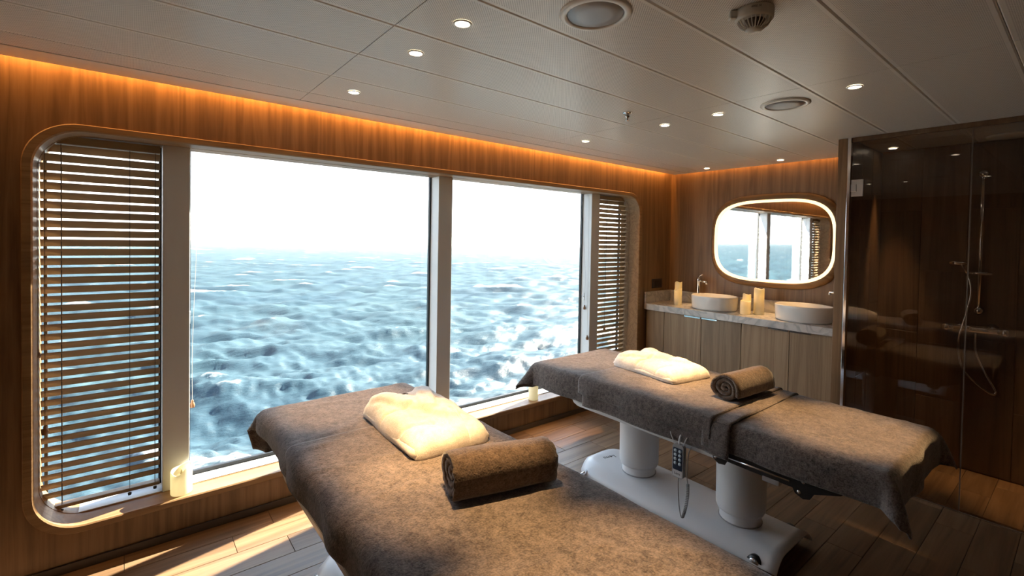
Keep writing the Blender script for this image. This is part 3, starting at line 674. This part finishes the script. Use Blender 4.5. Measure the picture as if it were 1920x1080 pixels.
# shower rail
XR = XE-0.012
t = tag(empty('shower_rail', (XR, -2.36, 1.10)), 'chrome slide rail with hand shower behind the glass', 'shower rail'); O = Vector(t.location)
xr = XR-0.05
obj('rail', pt(cyl((xr, -2.36, 1.08), (xr, -2.36, 2.03), 0.011)), 'chrome', t, True)
for z in (1.10, 2.01):
    bm = cyl((XR-0.002, -2.36, z), (xr-0.014, -2.36, z), 0.026, 0.020, 24); obj('bracket', pt(bm), 'chrome', t, True)
obj('slider', pt(tube([(xr-0.01, -2.30, 1.35), (xr-0.01, -2.42, 1.348)], 0.010, 12)), 'chrome', t, True)
hs_ = obj('hand_shower', pt(tube([(xr-0.02, -2.305, 1.33), (xr-0.035, -2.29, 1.38), (xr-0.06, -2.275, 1.415)], 0.010, 12)), 'chrome', t, True)
obj('spray_head', pt(lathe([(0, -0.012), (0.045, -0.012), (0.052, -0.006), (0.050, 0.008), (0.02, 0.014), (0, 0.014)], 28, None, (xr-0.08, -2.265, 1.415))), 'chrome', hs_, True)
t = tag(empty('shower_mixer', (XR, -2.345, 0.97)), 'chrome bar mixer tap on the shower wall', 'mixer tap'); O = Vector(t.location); xm = XR-0.055
obj('bar', pt(cyl((xm, -2.22, 0.972), (xm, -2.47, 0.972), 0.020)), 'chrome', t, True)
for y in (-2.275, -2.425): obj('flange', pt(cyl((XR-0.001, y, 0.985), (xm, y, 0.972), 0.032, 0.018, 24)), 'chrome', t, True)
for a, b_ in ((-2.185, -2.222), (-2.468, -2.505)): obj('knob', pt(cyl((xm, a, 0.972), (xm, b_, 0.972), 0.025, 0.025, 20)), 'chrome', t, True)
obj('diverter', pt(cyl((xm-0.035, -2.315, 0.99), (xm, -2.315, 0.972), 0.017)), 'chrome', t, True)
ho = tag(obj('shower_hose', tube(smooth_path([(xr-0.02, -2.308, 1.325), (xr-0.03, -2.325, 1.22), (xr-0.03, -2.30, 1.05), (xr-0.03, -2.272, 0.88), (xr-0.03, -2.30, 0.70), (xr-0.02, -2.42, 0.575), (xr-0.01, -2.455, 0.585), (xm, -2.40, 0.70), (xm, -2.355, 0.83), (xm, -2.352, 0.95)], 9), 0.007, 10), 'chrome', None, True), 'looping metal shower hose below the mixer tap', 'hose')
t = tag(obj('rain_shower', lathe([(0, -0.014), (0.085, -0.014), (0.10, -0.011), (0.104, -0.004), (0.104, -0.0005), (0, -0.0005)], 40), 'ceiling_white', None, True), 'round white rain shower in the shower ceiling', 'shower head'); t.location = (4.27, -2.48, HC)

# ------------------------------------------------------------------ massage tables
TZ = 0.690; HWID = 0.375
def table(xc, y0, y1, label, by0, by1, hinge):
    t = tag(empty('massage_table', (xc, (y0+y1)/2, 0)), label, 'massage table', 'massage tables'); O = Vector(t.location)
    def pt(bm): bmesh.ops.translate(bm, verts=bm.verts[:], vec=-O); return bm
    X0, X1 = xc-HWID, xc+HWID
    # padding, in a foot section and a back section
    ys = y0-1.30
    obj('cushion', pt(box(X0, X1, ys+0.004, y0, 0.612, TZ-0.008)), 'white_paint', t, True, 0.028, 4)
    obj('cushion', pt(box(X0, X1, y1, ys-0.004, 0.612, TZ-0.008)), 'white_paint', t, True, 0.028, 4)
    # white side rails with rounded tips, tapering towards the end that overhangs
    for s in (-1, 1):
        xo = xc+s*(HWID-0.012); xi = xc+s*(HWID-0.065)
        poly = [(y0-0.10, 0.612), (y0-0.16, 0.600), (y0-0.36, 0.560), (y0-0.385, 0.520), (y0-0.42, 0.507), (y0-1.30, 0.507), (y0-1.30, 0.612)]
        obj('side_rail', pt(prism(poly, min(xo, xi), max(xo, xi), 'YZ')), 'white_paint', t, False, 0.004)
        for z in (0.532, 0.545):
            obj('rail_groove', pt(box(min(xo, xo+s*0.0006), max(xo, xo+s*0.0006), y0-1.29, y0-0.42, z-0.0012, z+0.0012)), 'plastic_grey', t)
        poly = [(y0-1.31, 0.612), (y0-1.31, 0.565), (y0-1.75, 0.555), (y1+0.10, 0.585), (y1+0.05, 0.612)]
        obj('side_rail', pt(prism(poly, min(xo, xi), max(xo, xi), 'YZ')), 'white_paint', t, False, 0.004)
        # black hinge plate with bolts
        px0, px1 = sorted((xo+s*0.001, xo+s*0.007)); yh = y0-1.27
        poly = [(yh, 0.588), (yh-0.005, 0.560), (yh-0.02, 0.512), (yh-0.045, 0.496), (yh-0.075, 0.500), (yh-0.085, 0.520), (yh-0.20, 0.517), (yh-0.36, 0.517), (yh-0.37, 0.498), (yh-0.40, 0.485), (yh-0.425, 0.493), (yh-0.44, 0.520), (yh-0.48, 0.535), (yh-0.53, 0.553), (yh-0.55, 0.570), (yh-0.40, 0.578), (yh-0.28, 0.568), (yh-0.12, 0.575)]
        pl = obj('hinge_plate', pt(prism(poly, px0, px1, 'YZ')), 'black_metal', t)
        for by, bz in ((yh-0.035, 0.562), (yh-0.030, 0.522), (yh-0.40, 0.555), (yh-0.385, 0.508)):
            o = obj('bolt', pt(cyl((px0 if s < 0 else px1, by, bz), ((px0-0.004) if s < 0 else (px1+0.004), by, bz), 0.0095, 0.006, 16)), 'chrome', pl, True)
            o.matrix_parent_inverse = Matrix.Identity(4)
    obj('tray', pt(box(xc-HWID+0.03, xc+HWID-0.03, y0-1.66, y0-1.35, 0.508, 0.530)), 'tray_metal', t, False, 0.003)
    obj('rail_bar', pt(tube([(xc-HWID+0.002, y0-1.33, 0.541), (xc-HWID+0.002, y0-1.62, 0.541)], 0.005, 10)), 'chrome', t, True)
    obj('latch', pt(box(xc-HWID+0.004, xc-HWID+0.028, y0-1.58, y0-1.51, 0.497, 0.520)), 'satin_metal', t, False, 0.003)
    # lifting columns
    for cy in (by0-0.375, by0-1.005):
        obj('column', pt(lathe([(0, 0.610), (0.122, 0.610), (0.120, 0.40), (0.117, 0.165), (0.111, 0.150), (0.102, 0.148), (0.102, 0.0)][::-1][1:]+[], 48, None, (xc-0.03, cy, 0))), 'white_paint', t, True)
        obj('inner_column', pt(lathe([(0.099, 0.098), (0.099, 0.30)], 48, None, (xc-0.03, cy, 0))), 'white_paint', t, True)
        obj('column_collar', pt(lathe([(0.1025, 0.097), (0.1045, 0.100), (0.1045, 0.1025), (0.0995, 0.1030)], 48, None, (xc-0.03, cy, 0))), 'plastic_grey', t, True)
    # arched sheet base with a rounded end
    bxc = xc-0.03; nseg = 20; rows_ = []
    L = by0-by1
    for i in range(33):
        v_ = i/32; y = by0-L*(v_**1.35 if v_ < 1 else 1)
        d = by0-y; wv = 0.235*min(1, (1-max(0, 1-d/0.20)**2.4)**0.5) if d < 0.20 else 0.235
        wv = max(wv, 0.004) - 0.02*max(0, (d-0.6)/(L-0.6))
        zt = 0.098-0.045*max(0, 1-d/0.10)**2
        row = []
        for j in range(nseg+1):
            s = -1+2*j/nseg; a = abs(s)
            zz = zt-(zt-0.032)*max(0, (a-0.50)/0.50)**2.4
            row.append((bxc+s*wv, y, zz))
        rows_.append(row)
    vs = [p for r_ in rows_ for p in r_]; n = nseg+1
    fs = [(i*n+j, i*n+j+1, (i+1)*n+j+1, (i+1)*n+j) for i in range(32) for j in range(nseg)]
    bo = pyobj('base_cover', [Vector(p)-O for p in vs], fs, 'white_paint', t, True)
    sm = bo.modifiers.new('thickness', 'SOLIDIFY'); sm.thickness = 0.008; sm.offset = -1
    if bo.data.polygons[300].normal.z < 0: bo.data.flip_normals()
    obj('chassis', pt(box(bxc-0.13, bxc+0.13, by1+0.16, by0-0.20, 0.03, 0.075)), 'black_metal', t, False, 0.004)
    for sx_ in (-1, 1):
        for yy in (by0-0.22, by1+0.10):
            wx = bxc+sx_*(0.195 if yy < by0-0.3 else 0.130)
            wh = obj('wheel', pt(cyl((wx-0.014, yy, 0.035), (wx+0.014, yy, 0.035), 0.034, 0.034, 28)), 'black_metal', t, True)
            obj('hub', pt(cyl((wx+sx_*0.0145, yy, 0.035), (wx+sx_*0.020, yy, 0.035), 0.026, 0.020, 24)), 'chrome', wh, True)
    obj('pedal_bar', pt(tube([(bxc-0.18, by0-0.125, 0.050), (bxc-0.30, by0-0.145, 0.050)], 0.0125, 14)), 'chrome', t, True)
    # maker's mark on the base, read from the window side
    mw = Matrix.Translation(Vector((bxc-0.005, by0-0.150, 0.0990))-O) @ Matrix.Rotation(R(180-18), 4, 'Z')
    add_text('logo', 'Lemi', 0.046, 'logo_black', t, mw)
    return t
T1X, T2X = 0.858, 2.495
T1Y, T2Y = (-0.36, -2.46), (-0.455, -2.415)
table(T1X, *T1Y, 'white massage table in the foreground, under the larger brown towels', -0.655, -1.93, True)
table(T2X, *T2Y, 'white massage table beyond, on two white columns with hand control', -0.715, -1.985, True)

# draped towels
def drape(name, label, xc, yt, yb, z, halfw, hemL, hemR, hemT, hemB, seed, wr=0.004, flare=0.55, corner=True):
    """yt: table edge towards window (or towel edge if hemT is None), yb likewise at the other end"""
    rr_ = 0.034; step = 0.014
    s0, s1 = -halfw-hemL, halfw+hemR
    t1 = yt+(hemT or 0); t0 = yb-(hemB or 0)
    ns = int((s1-s0)/step)+1; ntt = int((t1-t0)/step)+1; vs = []
    def fold(e):
        if e <= 0: return 0, 0
        q_ = math.pi*rr_/2
        if e < q_: a = e/rr_; return rr_*math.sin(a), rr_*(1-math.cos(a))
        return rr_, rr_+(e-q_)
    for j in range(ntt+1):
        for i in range(ns+1):
            s = s0+(s1-s0)*i/ns; tt = t0+(t1-t0)*j/ntt
            ex = max(0, abs(s)-(halfw-rr_)); sx_ = 1 if s > 0 else -1
            ey = 0; sy_ = 0
            if hemT is not None and tt > yt-rr_: ey = tt-(yt-rr_); sy_ = 1
            if hemB is not None and tt < yb+rr_: ey = (yb+rr_)-tt; sy_ = -1
            bx = min(max(s, -(halfw-rr_)), halfw-rr_); by = tt
            if sy_ > 0: by = yt-rr_
            if sy_ < 0: by = yb+rr_
            if ex > 0 and ey > 0:
                rad_ = math.hypot(ex, ey); of, dr = fold(rad_); ph = math.atan2(ey, ex)
                fl_ = flare*math.sin(2*ph)**2*max(0, rad_-rr_)
                of += fl_; dr -= fl_*0.35
                x_, y_, z_ = bx+sx_*of*math.cos(ph), by+sy_*of*math.sin(ph), z-dr
            else:
                ox, dx_ = fold(ex); oy, dy_ = fold(ey)
                x_, y_, z_ = bx+sx_*ox, by+sy_*oy, z-dx_-dy_
            p = Vector((s*3+seed*7.1, tt*3, seed*3.3))
            n1 = noise.noise(p*0.9); n2 = noise.noise(Vector((s*5+seed, tt*1.3, seed*9.0))*2.2); n3 = noise.noise(Vector((s*16+seed, tt*16, 2.0)))
            ridge = max(0, 1-abs(noise.noise(Vector((s*1.4+seed*2, tt*2.6, seed*5.0))*1.6))*9)
            up = wr*(0.8*n1+0.6*n2+0.3*n3+0.9*ridge)
            hang = min(1, (ex+ey)/0.10) if (ex > 0 or ey > 0) else 0
            wav = 0.012*hang*math.sin((tt if ex > ey else s)*15+seed*2+2*n1)
            if ex > ey: x_ += sx_*max(-0.004, wav)
            elif ey > 0: y_ += sy_*max(-0.004, wav)
            if hang < 1: z_ += abs(up)*(1-hang)+0.0005
            vs.append((xc+x_, y_, z_))
    n = ns+1
    fs = [(j*n+i, j*n+i+1, (j+1)*n+i+1, (j+1)*n+i) for j in range(ntt) for i in range(ns)]
    O = Vector((xc, (yt+yb)/2, z))
    o = pyobj(name, [Vector(v_)-O for v_ in vs], fs, 'towel_brown', None, True); o.location = O
    if o.data.polygons[(ntt//2)*ns+ns//2].normal.z < 0: o.data.flip_normals()
    sm = o.modifiers.new('pile', 'SOLIDIFY'); sm.thickness = 0.006; sm.offset = 1.0
    return tag(o, label, 'towel', 'brown terry towels spread on the massage tables'), O
def hem_band(o, pts, w_=0.012):
    b_ = tube(pts, w_*0.5, 6); bmesh.ops.translate(b_, verts=b_.verts[:], vec=-Vector(o.location)); return obj('hem', b_, 'towel_band', o, True)
ZT = TZ-0.003
o, _ = drape('bed_towel', 'brown towel over the window end of the near massage table', T1X, T1Y[0], -1.02, ZT, HWID+0.008, 0.072, 0.09, 0.20, None, 1)
o, _ = drape('bed_towel', 'brown towel over the long front part of the near massage table', T1X, -0.90, T1Y[1], ZT+0.009, HWID+0.015, 0.088, 0.10, None, 0.18, 2)
drape('bed_towel', 'grey brown towel over the window end of the far massage table', T2X, T2Y[0], -1.05, ZT, HWID+0.008, 0.125, 0.11, 0.16, None, 3)
drape('bed_towel', 'grey brown towel over the shower end of the far massage table', T2X, -1.70, T2Y[1], ZT, HWID+0.008, 0.105, 0.11, None, 0.135, 4, 0.004, 0.42)
drape('bed_towel', 'grey brown towel under the robe, with the longest side drop, on the far massage table', T2X, -0.95, -1.83, ZT+0.007, HWID+0.014, 0.140, 0.12, None, None, 8)
drape('bed_towel', 'brown top towel with short side drop across the middle of the far massage table', T2X, -0.91, -1.745, ZT+0.014, HWID+0.020, 0.080, 0.10, None, None, 5)

# rolled towels
def roll(xa, ya, xb, yb, zbase, ro, label, seed, turns=3.4, ang0=0.0):
    A_ = Vector((xa, ya, 0)); B_ = Vector((xb, yb, 0)); L = (B_-A_).length
    t = tag(empty('rolled_towel', ((xa+xb)/2, (ya+yb)/2, zbase), math.atan2(yb-ya, xb-xa)), label, 'rolled towel', 'rolled brown towels')
    th = ro/(turns+0.45); ns = 150; sec_o = []; sec_i = []
    for k in range(ns+1):
        f = k/ns; a = ang0+f*turns*2*math.pi; r_ = th*0.55+f*(ro-th*0.55)
        wob = 1+0.035*math.sin(3*a+seed)*(0.3+f)
        sq_ = 1
        ro_ = r_*wob; ri_ = max(r_-th*0.80, 0.0015)*wob
        fl_ = 0.90
        sec_o.append((ro_*math.cos(a), ro_*math.sin(a)*fl_)); sec_i.append((ri_*math.cos(a), ri_*math.sin(a)*fl_))
    prof = sec_o+sec_i[::-1]; n = len(prof); m_ = 16; vs = []; fs = []
    zmin = min(p[1] for p in prof)
    for i in range(m_+1):
        u_ = i/m_; x_ = -L/2+L*u_; bul = 1+0.035*math.sin(math.pi*u_)+0.02*math.sin(5*u_+seed)
        for k, (a, b_) in enumerate(prof):
            inner = 1-math.hypot(a, b_)/ro
            edge = -0.020*inner*(1 if i == m_ else (-1 if i == 0 else 0))
            e2 = 0.006*noise.noise(Vector((a*60, b_*60, seed+i)))
            zz = (b_-zmin)*(1 if b_ > zmin*0.8 else 1)
            vs.append((x_+edge+(e2 if i in (0, m_) else 0), a*bul, zmin*0+(b_*bul-zmin*bul)+0.002*noise.noise(Vector((a*30, b_*30, x_*22)))))
    for i in range(m_):
        for k in range(n): fs.append((i*n+k, i*n+(k+1) % n, (i+1)*n+(k+1) % n, (i+1)*n+k))
    for i, fl_ in ((0, 1), (m_, -1)):
        for k in range(ns):
            q_ = (i*n+k, i*n+k+1, i*n+(n-2-k), i*n+(n-1-k)); fs.append(q_ if fl_ > 0 else q_[::-1])
    o = pyobj('roll', vs, fs, 'roll_brown', t, True)
    return t
TOP = ZT+0.0185
roll(0.780, -1.575, 1.125, -1.670, TOP+0.001, 0.087, 'fat brown towel roll on the near massage table', 1.0, 3.2, R(150))
roll(2.385, -1.655, 2.735, -1.685, TOP+0.004, 0.086, 'brown towel roll on the far massage table, spiral end facing out', 2.0, 3.0, R(205))

# folded robes
def robe(xc, yc, rz, hx, hy, h_, z, label, seed):
    t = tag(empty('folded_robe', (xc, yc, z), rz), label, 'robe', 'folded white bathrobes')
    nu, nv = 110, 120; vs = []; fs = []
    def surf(u_, v_):
        # u, v in -1..1, rounded slab outline
        p = 5.0; d = (abs(u_)**p+abs(v_)**p)**(1/p)
        return d
    def seg_d(px, py, ax_, ay_, bx_, by_):
        dx, dy = bx_-ax_, by_-ay_; k = max(0, min(1, ((px-ax_)*dx+(py-ay_)*dy)/(dx*dx+dy*dy))); return math.hypot(px-ax_-k*dx, py-ay_-k*dy)
    def top(u_, v_):
        e = max(abs(u_), abs(v_)); 
        f = (1-min(1, abs(u_))**7)**(0.42)*(1-min(1, abs(v_))**9)**(0.42)
        zz = h_*(0.80+0.14*math.cos(u_*1.3)*math.cos(v_*1.2)+0.06*v_)
        # shawl collar: two raised lapels crossing, with grooves
        for ax_, ay_, bx_, by_, w_, hh in ((-0.66, 0.80, 0.28, -0.50, 0.20, 0.20), (0.62, 0.88, 0.02, -0.08, 0.20, 0.17), (0.28, -0.50, 0.20, -1.0, 0.16, 0.10)):
            dd = seg_d(u_, v_, ax_, ay_, bx_, by_); zz += h_*hh*(1/(1+math.exp((dd-w_)*60)))
        for ax_, ay_, bx_, by_, w_, hh in ((0.30, -0.50, 0.40, -1.0, 0.018, 0.20), (-1, 0.18, -0.30, 0.05, 0.03, 0.16), (0.08, 1.0, -0.04, 0.40, 0.05, 0.30), (0.55, 0.30, 0.98, -0.05, 0.03, 0.14), (-0.98, -0.45, -0.25, -0.62, 0.03, 0.12), (0.45, -0.35, 0.80, -0.62, 0.025, 0.12), (-0.2, 0.55, 0.05, 0.05, 0.02, 0.13)):
            dd = seg_d(u_, v_, ax_, ay_, bx_, by_); zz -= h_*hh*math.exp(-(dd/w_)**2)
        zz += h_*0.10*noise.noise(Vector((u_*2.6+seed, v_*2.6, seed)))+h_*0.05*noise.noise(Vector((u_*7, v_*7, seed)))
        return zz*f+0.002
    for j in range(nv+1):
        for i in range(nu+1):
            # concentrate samples near the rims
            u_ = math.sin((-1+2*i/nu)*math.pi/2); v_ = math.sin((-1+2*j/nv)*math.pi/2)
            sx_ = hx*(1-0.05*(1-v_)*0.5+0.03*noise.noise(Vector((v_*2, seed, 1))))*(1+0.03*math.sin(v_*5+seed)); sy_ = hy*(1+0.025*noise.noise(Vector((u_*2.5, seed, 4))))
            r2 = 1-0.055*(abs(u_)**6)*(abs(v_)**6)
            vs.append((u_*sx_*r2, v_*sy_*r2, top(u_, v_)))
    n = nu+1
    fs = [(j*n+i, j*n+i+1, (j+1)*n+i+1, (j+1)*n+i) for j in range(nv) for i in range(nu)]
    # underside
    base = len(vs); rim = [i for i in range(n)]+[j*n+nu for j in range(1, nv+1)]+[nv*n+i for i in range(nu-1, -1, -1)]+[j*n for j in range(nv-1, 0, -1)]
    low = []
    for k in rim: x_, y_, _z = vs[k]; low.append(len(vs)); vs.append((x_*0.97, y_*0.97, 0.0))
    for k in range(len(rim)):
        a, b_ = k, (k+1) % len(rim); fs.append((rim[a], low[a], low[b_], rim[b_]))
    fs.append(tuple(low[::-1]))
    pyobj('folded_body', vs, fs, 'robe_white', t, True)
    # lower fold, peeping out at the side, and the fold roll along the front
    def lay(ins, z0, z1, nm, ox, oy):
        ring0 = [(x_+ox, y_+oy, z0+0.001) for x_, y_ in rrect(-hx*ins+0.01, hx*ins-0.01, -hy*ins+0.01, hy*ins-0.01, 0.03, 8)]
        ring1 = [(x_+ox, y_+oy, (z0+z1)/2+0.004*noise.noise(Vector((x_*14, y_*14, seed)))) for x_, y_ in rrect(-hx*ins, hx*ins, -hy*ins, hy*ins, 0.035, 8)]
        ring2 = [(x_+ox, y_+oy, z1) for x_, y_ in rrect(-hx*ins+0.012, hx*ins-0.012, -hy*ins+0.012, hy*ins-0.012, 0.03, 8)]
        ring3 = [(x_*0.2+ox, y_*0.2+oy, z1) for x_, y_ in rrect(-hx*ins, hx*ins, -hy*ins, hy*ins, 0.03, 8)]
        ring4 = [(a, b_, z0+0.001) for a, b_, _ in ring3]
        loops([ring0, ring1, ring2, ring3, ring4], 'robe_white', nm, t, True)
    lay(0.985, 0.0, h_*0.36, 'lower_fold', 0, 0.004)
    # belt loop and collar label
    obj('neck_loop', tube([(-0.018, hy*0.72, h_*0.86), (0, hy*0.74, h_*0.90), (0.018, hy*0.72, h_*0.86)], 0.002, 6), 'cord', t, True)
robe(0.985, -1.045, R(-3), 0.178, 0.285, 0.098, TOP-0.002, 'folded white bathrobe on the near massage table', 1.7)
robe(2.60, -1.135, R(-8), 0.178, 0.255, 0.088, TOP+0.004, 'folded white bathrobe on the far massage table', 5.2)

# hand control hanging at the far table
t = tag(empty('hand_control', (T2X-HWID-0.030, -1.59, 0.52)), 'grey hand control with eight buttons hanging from the far massage table', 'hand control')
obj('housing', prism(rrect(-0.030, 0.030, -0.150, 0.012, 0.014, 6), -0.011, 0.011, 'YZ'), 'plastic_grey', t, False, 0.003)
kp = obj('keypad', prism(rrect(-0.025, 0.025, -0.112, -0.004, 0.006, 4), -0.0125, -0.0112, 'YZ'), 'keypad_blue', t)
obj('face_plate', prism(rrect(-0.025, 0.025, -0.145, -0.113, 0.006, 4), -0.0125, -0.0112, 'YZ'), 'plastic_pale', t)
for i in range(4):
    for s in (-1, 1):
        obj('button', cyl((-0.0126, s*0.012, -0.018-i*0.0205), (-0.0145, s*0.012, -0.018-i*0.0205), 0.0082, 0.0074, 16), 'button_pale', kp, True)
mw = Matrix.Translation((-0.0128, 0, -0.129)) @ Matrix(((0, 0, -1, 0), (-1, 0, 0, 0), (0, 1, 0, 0), (0, 0, 0, 1)))
add_text('logo', 'Lemi', 0.017, 'logo_black', t, mw)
obj('hook', tube(smooth_path([(0.004, 0.0, 0.0), (0.000, 0.0, 0.03), (0.012, 0.0, 0.052), (0.022, 0.0, 0.04)], 6), 0.005, 8), 'plastic_pale', t, True)
obj('hook', tube(smooth_path([(0.004, -0.022, 0.005), (0.002, -0.030, 0.035), (0.015, -0.033, 0.05)], 6), 0.003, 8), 'plastic_pale', t, True)
obj('hook', tube(smooth_path([(0.0, 0.022, 0.0), (0.002, 0.050, 0.05), (0.015, 0.055, 0.055)], 6), 0.002, 8), 'plastic_pale', t, True)
obj('cable', tube(smooth_path([(0, 0.0, -0.148), (0, 0.0, -0.20), (0, -0.006, -0.28), (0, -0.018, -0.335), (0, -0.028, -0.338)], 8), 0.0026, 8), 'plastic_grey', t, True)
hel = []
path = smooth_path([(0, -0.026, -0.338), (0, -0.040, -0.29), (0, -0.050, -0.22), (0, -0.050, -0.165)], 40)
for k, p in enumerate(path): a = k*1.25; hel.append(p+Vector((0.0065*math.cos(a), 0.0065*math.sin(a), 0)))
obj('coiled_cable', tube(hel, 0.0022, 6), 'plastic_grey', t, True)
obj('cable', tube(smooth_path([(0, -0.050, -0.165), (0, -0.044, -0.12), (0, -0.050, -0.02), (0.02, -0.052, 0.01)], 8), 0.0022, 8), 'plastic_grey', t, True)
